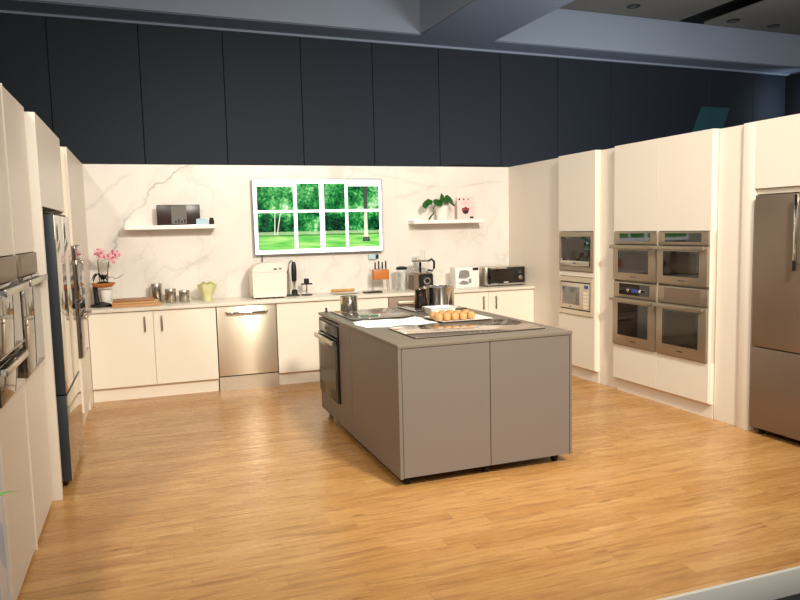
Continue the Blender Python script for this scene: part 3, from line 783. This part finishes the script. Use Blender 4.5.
# shelves
def shelf(x0, x1, z, label):
    o = box(x0, x1, -.20, -.001, z - .042, z, bev=.002).build('wall_shelf', 'ceramic'); return tag(o, label, 'shelf')
shelf(.385, 1.285, 1.695, 'white floating shelf left of the television')
shelf(3.50, 4.39, 1.695, 'white floating shelf right of the television')
ZS = 1.6955
ra = thing('tabletop_radio', 'dark brown panel with grey glass centre standing on the left shelf', 'radio', (.915, -.12, ZS))
box(-.215, .215, -.02, .02, 0, .208, bev=.004).build('case', 'espresso', ra)
box(-.072, .078, -.0225, -.019, .012, .20).build('glass_centre', 'grey_glass', ra)
f = MB(); [f.box(-.04 + k * .03, -.022 + k * .03, -.024, -.022, .02, .045 + .015 * (k % 2)) for k in range(4)]; f.build('marks', 'ink', ra)
cdv = MB().prism([(0, 0), (.125, .004), (.12, .055), (.03, .062), (0, .058)], -.01, .01).build('small_card', 'card_blue', None, (1.085, -.165, ZS), (0, 0, .1))
tag(cdv, 'pale blue card leaning on the left shelf beside the dark panel', 'card')
ob = thing('small_jar', 'little dark jar at the right end of the left shelf', 'jar', (1.245, -.13, ZS))
MB().lathe([(.022, 0), (.026, .01), (.026, .045), (.018, .055)], seg=18).build('body', 'espresso', ob); MB().lathe([(.02, .055), (.02, .068), (.016, .07)], seg=18).build('lid', 'black', ob)
# trailing plant
pn = thing('potted_pothos', 'trailing green plant in a white pot on the right shelf', 'plant', (3.885, -.12, ZS))
MB().lathe([(.060, 0), (.066, .01), (.082, .15), (.085, .165), (.076, .165), (.072, .15), (.001, .145)], cap1=False).build('pot', 'ceramic', pn)
f = MB(); f.tube([(-.02, -.02, .14), (-.09, -.06, .19), (-.15, -.09, .14), (-.16, -.105, .06)], .005); f.tube([(0, 0, .14), (-.1, -.03, .21), (-.2, -.05, .20)], .005); f.tube([(.02, 0, .14), (.05, -.02, .22), (.14, -.03, .16)], .004); f.build('vine', 'stem', pn)
for (p0, p1, w, sd) in [((-.20, -.06, .245), (-.245, -.10, .13), .115, (1, .2, .25)), ((-.16, -.06, .235), (-.20, -.12, .17), .09, (1, .4, 0)),
        ((-.13, -.10, .10), (-.205, -.12, .005), .11, (.8, .2, .6)), ((-.09, -.05, .24), (-.05, -.12, .16), .12, (1, .4, .3)), ((-.13, -.04, .23), (-.07, -.10, .20), .07, (.6, .2, .8)),
        ((.0, -.03, .27), (.03, -.11, .17), .13, (1, .3, -.2)), ((.06, -.03, .29), (.095, -.10, .18), .12, (1, .2, -.2)), ((.0, .0, .25), (-.02, -.03, .31), .05, (1, 0, 0)),
        ((.10, -.02, .20), (.15, -.05, .165), .035, (0, .4, 1))]:
    MB().leaf(p0, p1, w, .012, side=sd, fold=.15).build('leaf', 'green_leaf', pn)
bk = thing('recipe_book', 'pale pink recipe book with a bowl picture standing on the right shelf', 'book', (4.19, -.10, ZS), 0)
box(-.105, .105, -.014, .014, 0, .262, bev=.002).build('cover', 'cover_pink', bk)
f = MB()
bowl = [(-.048, .115)] + [(-.048 * math.cos(a) * .95, .115 - .052 * math.sin(a)) for a in [k * math.pi / 10 for k in range(1, 10)]] + [(.048, .115)]
f.prism(bowl, -.0152, -.0142)
f.build('bowl_picture', 'ink', bk)
f = MB()
for (x, z, r) in [(-.03, .118, .02), (.0, .128, .022), (.032, .12, .018)]: f.lathe([(r, 0), (r, .0012)], (x, -.0152, z), axis='Y', seg=16)
f.build('berry_picture', 'ink_red', bk)
f = MB()
for (x, r) in [(-.08, .012), (-.022, .011), (.036, .009)]: f.lathe([(r, 0), (r, .0012)], (x, -.0142, .238), axis='Y', seg=14)
f.box(.055, .10, -.0152, -.0142, .012, .034)
f.build('dots', 'ink', bk)
f = MB(); f.box(-.07, .05, -.0150, -.0142, .196, .206); f.box(-.05, .03, -.0150, -.0142, .182, .190); f.build('title_lines', 'pink', bk)

# ------------------------------------------------------------------ things on the back worktop
ZW = .9005
# orchid on its stand
YB = -.28
os_ = thing('pedestal_stand', 'black pedestal stand holding a wooden bowl at the left end of the worktop', 'stand', (.128, YB, ZW))
MB().lathe([(.098, 0), (.10, .012), (.092, .026), (.05, .038), (.03, .045)], seg=32).build('base', 'black', os_)
MB().tube([(-.035, 0, .035), (-.042, 0, .12), (-.045, 0, .205)], [.028, .022, .026]).build('column', 'black', os_)
MB().lathe([(.04, .19), (.085, .198), (.112, .225), (.114, .236), (.105, .236), (.08, .212), (.001, .205)], cap1=False, seg=36, c=(.03, 0, 0)).build('bowl', 'wood_orange', os_)
MB().lathe([(.045, 0), (.052, .01), (.058, .12), (.05, .12), (.046, .01)], c=(.05, .03, .045), cap1=False, seg=24).build('white_cup', 'ceramic', os_)
orc = thing('orchid', 'pink orchid with two flower stems in the wooden bowl', 'orchid', (.165, YB, ZW + .243))
MB().ellipsoid((-.005, 0, -.010), (.062, .062, .022)).build('moss', 'leaf_dark', orc)
for (p0, p1, w, sg) in [((0, -.01, .01), (-.112, -.08, .015), .05, .075), ((.01, -.01, .01), (-.095, -.10, -.015), .045, .085), ((-.02, -.01, .01), (-.085, -.05, .055), .045, .04), ((.0, -.02, .012), (.03, -.11, .02), .05, .06), ((.02, -.01, .01), (.12, -.04, .03), .04, .025), ((.09, -.03, .025), (.20, -.045, .085), .05, -.012), ((0, .02, .01), (.06, .06, .04), .04, .03)]:
    MB().leaf(p0, p1, w, sg).build('leaf', 'leaf_dark', orc)
for pts in ([(-.035, 0, 0), (-.04, -.01, .12), (-.042, -.015, .21), (-.02, -.02, .27), (.0, -.03, .28)], [(.035, 0, 0), (.042, -.01, .10), (.055, -.015, .19), (.08, -.02, .245), (.12, -.03, .255)]):
    MB().tube(pts, .005).build('stem', 'stem', orc)
def flower(c, s, tilt):
    f = MB()
    for k in range(5):
        a = 2 * math.pi * k / 5 + tilt
        rot = Matrix.Rotation(-a, 4, 'Y')
        s_ = s * .86; d_ = rot @ Vector((0, 0, s * .5))
        f.ellipsoid(Vector(c) + d_ + Vector((0, .004 * (k % 2), 0)), (s * .34, s * .07, s * .48), mi=(1 if (k * 7 + int(tilt * 10)) % 5 == 0 else 0), rot=rot, u=10, v=6)
    f.ellipsoid(Vector(c) + Vector((0, -s * .12, -s * .1)), (s * .18, s * .16, s * .26), mi=1, u=8, v=6)
    return f
for (c, s) in [((-.045, -.03, .29), .034), ((.0, -.04, .30), .036), ((-.02, -.045, .255), .034), ((.02, -.035, .262), .03), ((-.03, -.02, .325), .02), ((.062, -.035, .25), .03),
               ((.10, -.04, .285), .036), ((.125, -.045, .25), .036), ((.085, -.05, .235), .032), ((.155, -.04, .272), .028), ((.10, -.04, .20), .022), ((.145, -.035, .30), .018)]:
    flower(c, s, random.uniform(0, 1)).build('flower', ['pink', 'pink_deep'], orc)
# boards
z = ZW
for i, (w, d_, h_, x, rz, m, lab) in enumerate([(.455, .24, .024, .462, .01, 'wood', 'lowest light wooden board in the stack beside the orchid'),
        (.43, .23, .024, .452, -.015, 'wood', 'middle wooden board in the stack beside the orchid'), (.385, .22, .022, .432, .03, 'wood_dark', 'topmost darker wooden board of the stack beside the orchid')]):
    o = box(-w / 2, w / 2, -d_ / 2, d_ / 2, 0, h_, bev=.004).build('chopping_board', m, None, (x, -.36, z), (0, 0, rz)); tag(o, lab, 'chopping board', 'stacked wooden boards'); z += h_ + .0008
for (x, r, h_, y, lab) in [(.655, .056, .198, -.14, 'tallest steel canister, right behind the wooden boards'), (.79, .054, .142, -.22, 'middle-sized steel canister of the three on the worktop'), (.925, .052, .122, -.22, 'shortest steel canister, beside the green vase')]:
    t = thing('steel_canister', lab, 'canister', (x, y, ZW), 0, 'steel canisters')
    MB().lathe([(r * .96, 0), (r, .004), (r, h_ * .80)], seg=30).build('body', 'canister_steel', t)
    MB().lathe([(r * 1.03, h_ * .80), (r * 1.03, h_ - .008), (r * .96, h_), (.001, h_)], cap1=False, seg=30).build('lid', 'steel', t)
vs_ = thing('tulip_vase', 'olive green fluted vase left of the bread maker', 'vase', (1.155, -.24, ZW))
MB().lathe([(.045, 0), (.05, .01), (.048, .03), (.065, .08), (.088, .14), (.094, .175), (.086, .175), (.08, .14), (.055, .08), (.001, .04)], cap1=False, seg=48, wob=lambda a, z: 1 + .07 * math.cos(6 * a) * min(1, z / .12)).build('body', 'vase', vs_)
f = MB(); [f.ellipsoid((.045 * math.cos(a), .045 * math.sin(a), .165), (.03, .03, .035)) for a in (0.4, 2.2, 4.0, 5.3)]; f.build('filling', 'vase_dark', vs_)
BMK = 1.07
bmk = thing('bread_maker', 'cream bread maker with domed lid under the left end of the television', 'bread maker', (1.79, -.25, ZW))
f = MB(); f.prism([(-.175, .015), (.165, .015), (.172, .06), (.178, .26), (-.182, .26), (-.180, .06)], -.15, .15); f.build('body', 'cream_plastic', bmk, angle=25)
f = MB(); f.prism([(-.182, .262), (.178, .262), (.176, .30), (.15, .335), (.09, .352), (-.07, .352), (-.135, .335), (-.178, .295)], -.152, .15); l = f.build('lid', 'cream_plastic', bmk, angle=45)
f = MB(); f.box(.04, .075, -.155, -.150, .283, .296); f.box(.095, .125, -.155, -.150, .285, .297); f.build('latch', 'ink', l)
for x in (-.13, -.04, .04, .12): box(x - .02, x + .02, -.14, .14, 0, .015).build('foot', 'black', bmk)
bmk.scale = (1, 1, BMK)
bl = thing('stick_blender', 'black and chrome stick blender on its stand right of the bread maker', 'blender', (2.055, -.20, ZW))
box(-.075, .075, -.05, .05, 0, .014, bev=.004).build('base', 'black', bl)
MB().lathe([(.034, .014), (.03, .06), (.02, .07)], c=(.025, -.02, 0), seg=20).build('whisk_cup', 'black', bl)
MB().lathe([(.012, .07), (.016, .12), (.02, .155)], c=(.025, -.02, 0), seg=18).build('shaft', 'chrome', bl)
MB().lathe([(.02, .155), (.027, .17), (.03, .25), (.027, .33), (.018, .37)], c=(.025, -.02, 0), seg=20).build('grip', 'black', bl)
MB().tube([(-.03, .02, .012), (-.034, .02, .25), (-.02, .0, .36), (.0, -.01, .385), (.02, -.018, .37)], .011).build('post', 'chrome', bl)
ss = thing('utensil_stand', 'small black topped stand between stick blender and pastry plate', 'stand', (2.215, -.22, ZW))
MB().lathe([(.062, 0), (.062, .008), (.05, .012)], seg=24).build('base', 'black', ss); MB().tube([(0, 0, .01), (0, 0, .115)], .008).build('post', 'chrome', ss)
box(-.062, .062, -.015, .015, .115, .132, bev=.004).build('crossbar', 'black', ss); MB().lathe([(.03, .132), (.028, .18), (.012, .185)], seg=18).build('cap', 'black', ss)
# pastry plate and tablet
ps = thing('round_plate', 'white plate with a flat golden pastry on the back worktop', 'plate', (2.64, -.25, ZW))
MB().lathe([(.08, 0), (.16, .012), (.165, .016), (.15, .015), (.001, .006)], cap1=False, seg=40).build('dish', 'ceramic', ps)
f = MB()
for k in range(8):
    f.ellipsoid((-.115 + k * .032, random.uniform(-.02, .02), .0345), (.026, .05, .018), rot=Matrix.Rotation(random.uniform(-.5, .5), 4, 'Z'), u=10, v=6)
o = f.build('pastry', 'pastry', None, (2.62, -.25, ZW)); tag(o, 'plaited golden pastry lying on the white plate', 'pastry')
o = box(-.10, .10, -.055, .055, 0, .016, bev=.004).build('black_tray', 'black', None, (2.925, -.36, ZW), (0, 0, .05)); tag(o, 'flat black tray on the worktop in front of the knife stand', 'tray')
kn = thing('knife_stand', 'steel legged knife stand with an orange wooden band', 'knife stand', (3.075, -.20, ZW))
box(-.092, .092, -.045, .045, .135, .245, bev=.004).build('block', 'wood_orange', kn)
for x in (-.085, .085):
    MB().tube([(x * 1.12, -.03, 0), (x, -.03, .14)], .005).build('leg', 'steel', kn); MB().tube([(x * 1.12, .03, 0), (x, .03, .14)], .005).build('leg', 'steel', kn)
box(-.08, .08, -.03, .03, .0, .008).build('base', 'clear', kn)
for k, x in enumerate((-.06, -.018, .025, .066)):
    t = thing('kitchen_knife', '%s upright knife from the left in the orange knife stand' % row[k], 'knife', (3.075 + x, -.20, ZW + .246), 0, 'knives in the stand')
    MB().box(-.007, .007, -.011, .011, 0, .085 + .012 * (k % 2), bev=.003).build('handle', 'black', t)
    MB().box(-.0075, .0075, -.0115, .0115, .0, .008).build('bolster', 'steel', t)
jr = thing('glass_jar', 'clear glass jar with black lid between knife stand and food processor', 'jar', (3.325, -.22, ZW))
MB().lathe([(.056, 0), (.06, .006), (.06, .215), (.05, .235), (.047, .235), (.056, .213), (.056, .01), (.001, .008)], cap1=False, seg=30).build('body', 'clear', jr)
MB().lathe([(.062, .236), (.064, .24), (.064, .262), (.04, .27), (.02, .275)], seg=28).build('lid', 'black', jr)
fp = thing('food_processor', 'food processor with glass bowl and black handle on the back worktop', 'food processor', (3.56, -.26, ZW))
f = MB(); f.prism([(-.13, .0), (.105, .0), (.10, .17), (.085, .195), (-.10, .195), (-.125, .17)], -.09, .11); f.build('motor_base', 'steel_dark', fp)
f = MB(); f.prism([(-.075, .03), (.098, .03), (.094, .165), (.08, .18), (-.065, .18), (-.078, .165)], -.102, -.09); pn_ = f.build('front_panel', 'black', fp)
MB().lathe([(.042, 0), (.042, .02), (.036, .026)], (.015, -.102, .105), axis='Y', seg=26).build('dial', 'chrome', pn_)
MB().lathe([(.026, .026), (.022, .034)], (.015, -.102, .105), axis='Y', seg=20).build('dial_cap', 'black', pn_)
MB().lathe([(.082, .197), (.092, .21), (.096, .32), (.092, .32), (.088, .212), (.001, .205)], c=(-.02, 0, 0), cap1=False, seg=32).build('bowl', 'clear', fp)
MB().lathe([(.098, .322), (.098, .334), (.05, .338)], c=(-.02, 0, 0), seg=32).build('bowl_rim', 'steel_dark', fp)
MB().lathe([(.010, .20), (.014, .30), (.008, .32)], c=(-.02, 0, 0), seg=14).build('spindle', 'black', fp)
MB().lathe([(.038, .338), (.036, .44), (.044, .452), (.040, .452), (.033, .44), (.034, .34)], c=(.0, 0, 0), cap0=False, cap1=False, seg=24).build('feed_tube', 'clear', fp)
MB().tube([(.07, -.02, .325), (.11, -.03, .345), (.138, -.035, .32), (.138, -.035, .24), (.115, -.03, .21), (.072, -.02, .22)], .013).build('handle', 'black', fp)
# box of crockery
bx = thing('appliance_box', 'white printed appliance box beside the black mini oven', 'box', (4.10, -.26, ZW), .05)
f = box(-.155, .155, -.07, .07, 0, .235, bev=.002).build('carton', 'cover_white', bx)
f = MB(); f.prism([(-.12, .12), (-.10, .20), (-.02, .205), (.02, .19), (.03, .13), (-.02, .105), (-.09, .105)], -.0712, -.0702); f.build('picture', 'ink_grey', bx)
f = MB(); f.prism([(-.12, .05), (-.06, .085), (.0, .07), (.02, .04), (-.05, .03)], -.0712, -.0702); f.box(.015, .05, -.0712, -.0702, .05, .10); f.build('small_pictures', 'ink_grey', bx)
f = MB(); f.box(.07, .145, -.0712, -.0702, .196, .228); f.build('label_patch', 'ink', bx)
mo = thing('mini_oven', 'black glass mini oven with silver trim at the right end of the worktop', 'mini oven', (4.565, -.27, ZW), -.02)
box(-.255, .255, -.13, .17, .012, .225, bev=.006).build('body', 'steel', mo)
d = box(-.235, .248, -.148, -.128, .035, .222, bev=.005).build('door', 'glass_black', mo)
box(-.20, .10, -.1495, -.147, .06, .185).build('window', 'glass_smoke', d)
f = MB(); f.box(-.215, .0, -.175, -.160, .205, .225, bev=.004); f.box(-.2, -.18, -.16, -.148, .208, .220); f.box(-.035, -.015, -.16, -.148, .208, .220); f.build('handle', 'chrome', d)
MB().lathe([(.026, 0), (.026, .012), (.02, .016)], (.188, -.148, .095), axis='Y', seg=24).build('dial', 'steel_dark', d)
f = MB(); [f.box(.165 + .022 * i, .178 + .022 * i, -.1495, -.147, .15 + .02 * j, .155 + .02 * j) for i in range(2) for j in range(2)]; f.build('icons', 'ink_grey', d)
box(-.03, .03, -.1495, -.147, .042, .050).build('logo', 'cover_white', d)
box(-.235, .248, -.150, -.128, .014, .033, bev=.003).build('base_trim', 'chrome', mo)
for x in (-.21, .21):
    for y in (-.1, .14): MB().lathe([(.014, 0), (.014, .014)], (x, y, 0), seg=12).build('foot', 'rubber', mo)
# cable on top of the wall
cb = MB().tube([(4.05, .05, H + .012), (4.2, .03, H + .02), (4.3, .06, H + .012), (4.45, .04, H + .018), (4.62, .05, H + .01), (4.78, .05, H + .012)], .012).build('cable', 'black')
tag(cb, 'black cable lying along the top of the marble wall at right', 'cable')

# ------------------------------------------------------------------ light
def area(name, loc, target, size, power, color=(1, .95, .88), sy=None):
    l = bpy.data.lights.new(name, 'AREA'); l.energy = power; l.color = color; l.size = size
    if sy: l.shape = 'RECTANGLE'; l.size_y = sy
    o = bpy.data.objects.new(name, l); COL.objects.link(o); o.location = loc
    o.rotation_euler = (Vector(target) - Vector(loc)).to_track_quat('-Z', 'Y').to_euler()
    return o
kl = bpy.data.lights.new('key_light', 'SPOT'); kl.energy = 1500; kl.color = (1, .955, .82); kl.shadow_soft_size = .3; kl.spot_size = R(74); kl.spot_blend = .85
ko = bpy.data.objects.new('key_light', kl); COL.objects.link(ko); ko.location = (3.1, -7.6, 4.3)
ko.rotation_euler = (Vector((2.9, -1.7, .7)) - ko.location).to_track_quat('-Z', 'Y').to_euler()
area('fill_light', (1.5, -8.6, 4.4), (2.6, -2.2, .8), 2.4, 140, (1, .97, .89))
area('overhead_light', (2.5, -3.6, 4.55), (2.5, -3.0, 0), 2.2, 70, (1, .93, .84))
sl = bpy.data.lights.new('side_light', 'SPOT'); sl.energy = 500; sl.color = (1, .95, .84); sl.shadow_soft_size = .18; sl.spot_size = R(84); sl.spot_blend = .7
so = bpy.data.objects.new('side_light', sl); COL.objects.link(so); so.location = (-1.32, -7.3, 4.5)
so.rotation_euler = (Vector((2.6, -2.4, .5)) - so.location).to_track_quat('-Z', 'Y').to_euler()
area('hall_light', (8.2, -1.5, 2.4), (7.4, 2.4, 4.9), 2.2, 130, (.86, .92, 1))
pw = Matrix.Rotation(WA, 4, 'Z') @ Vector((14.62, -.55, 3.75)) + Vector(root_hall); pt_ = Matrix.Rotation(WA, 4, 'Z') @ Vector((14.72, 0, 3.75)) + Vector(root_hall)
area('wall_washer', pw, pt_, .12, 5, (.62, .80, 1), 1.4)
w = bpy.data.worlds.new('world'); scene.world = w; w.use_nodes = True
bg = w.node_tree.nodes['Background']; bg.inputs['Color'].default_value = (.74, .75, .78, 1); bg.inputs['Strength'].default_value = .42
scene.view_settings.view_transform = 'Standard'
scene.view_settings.look = 'None'
scene.view_settings.exposure = 0.
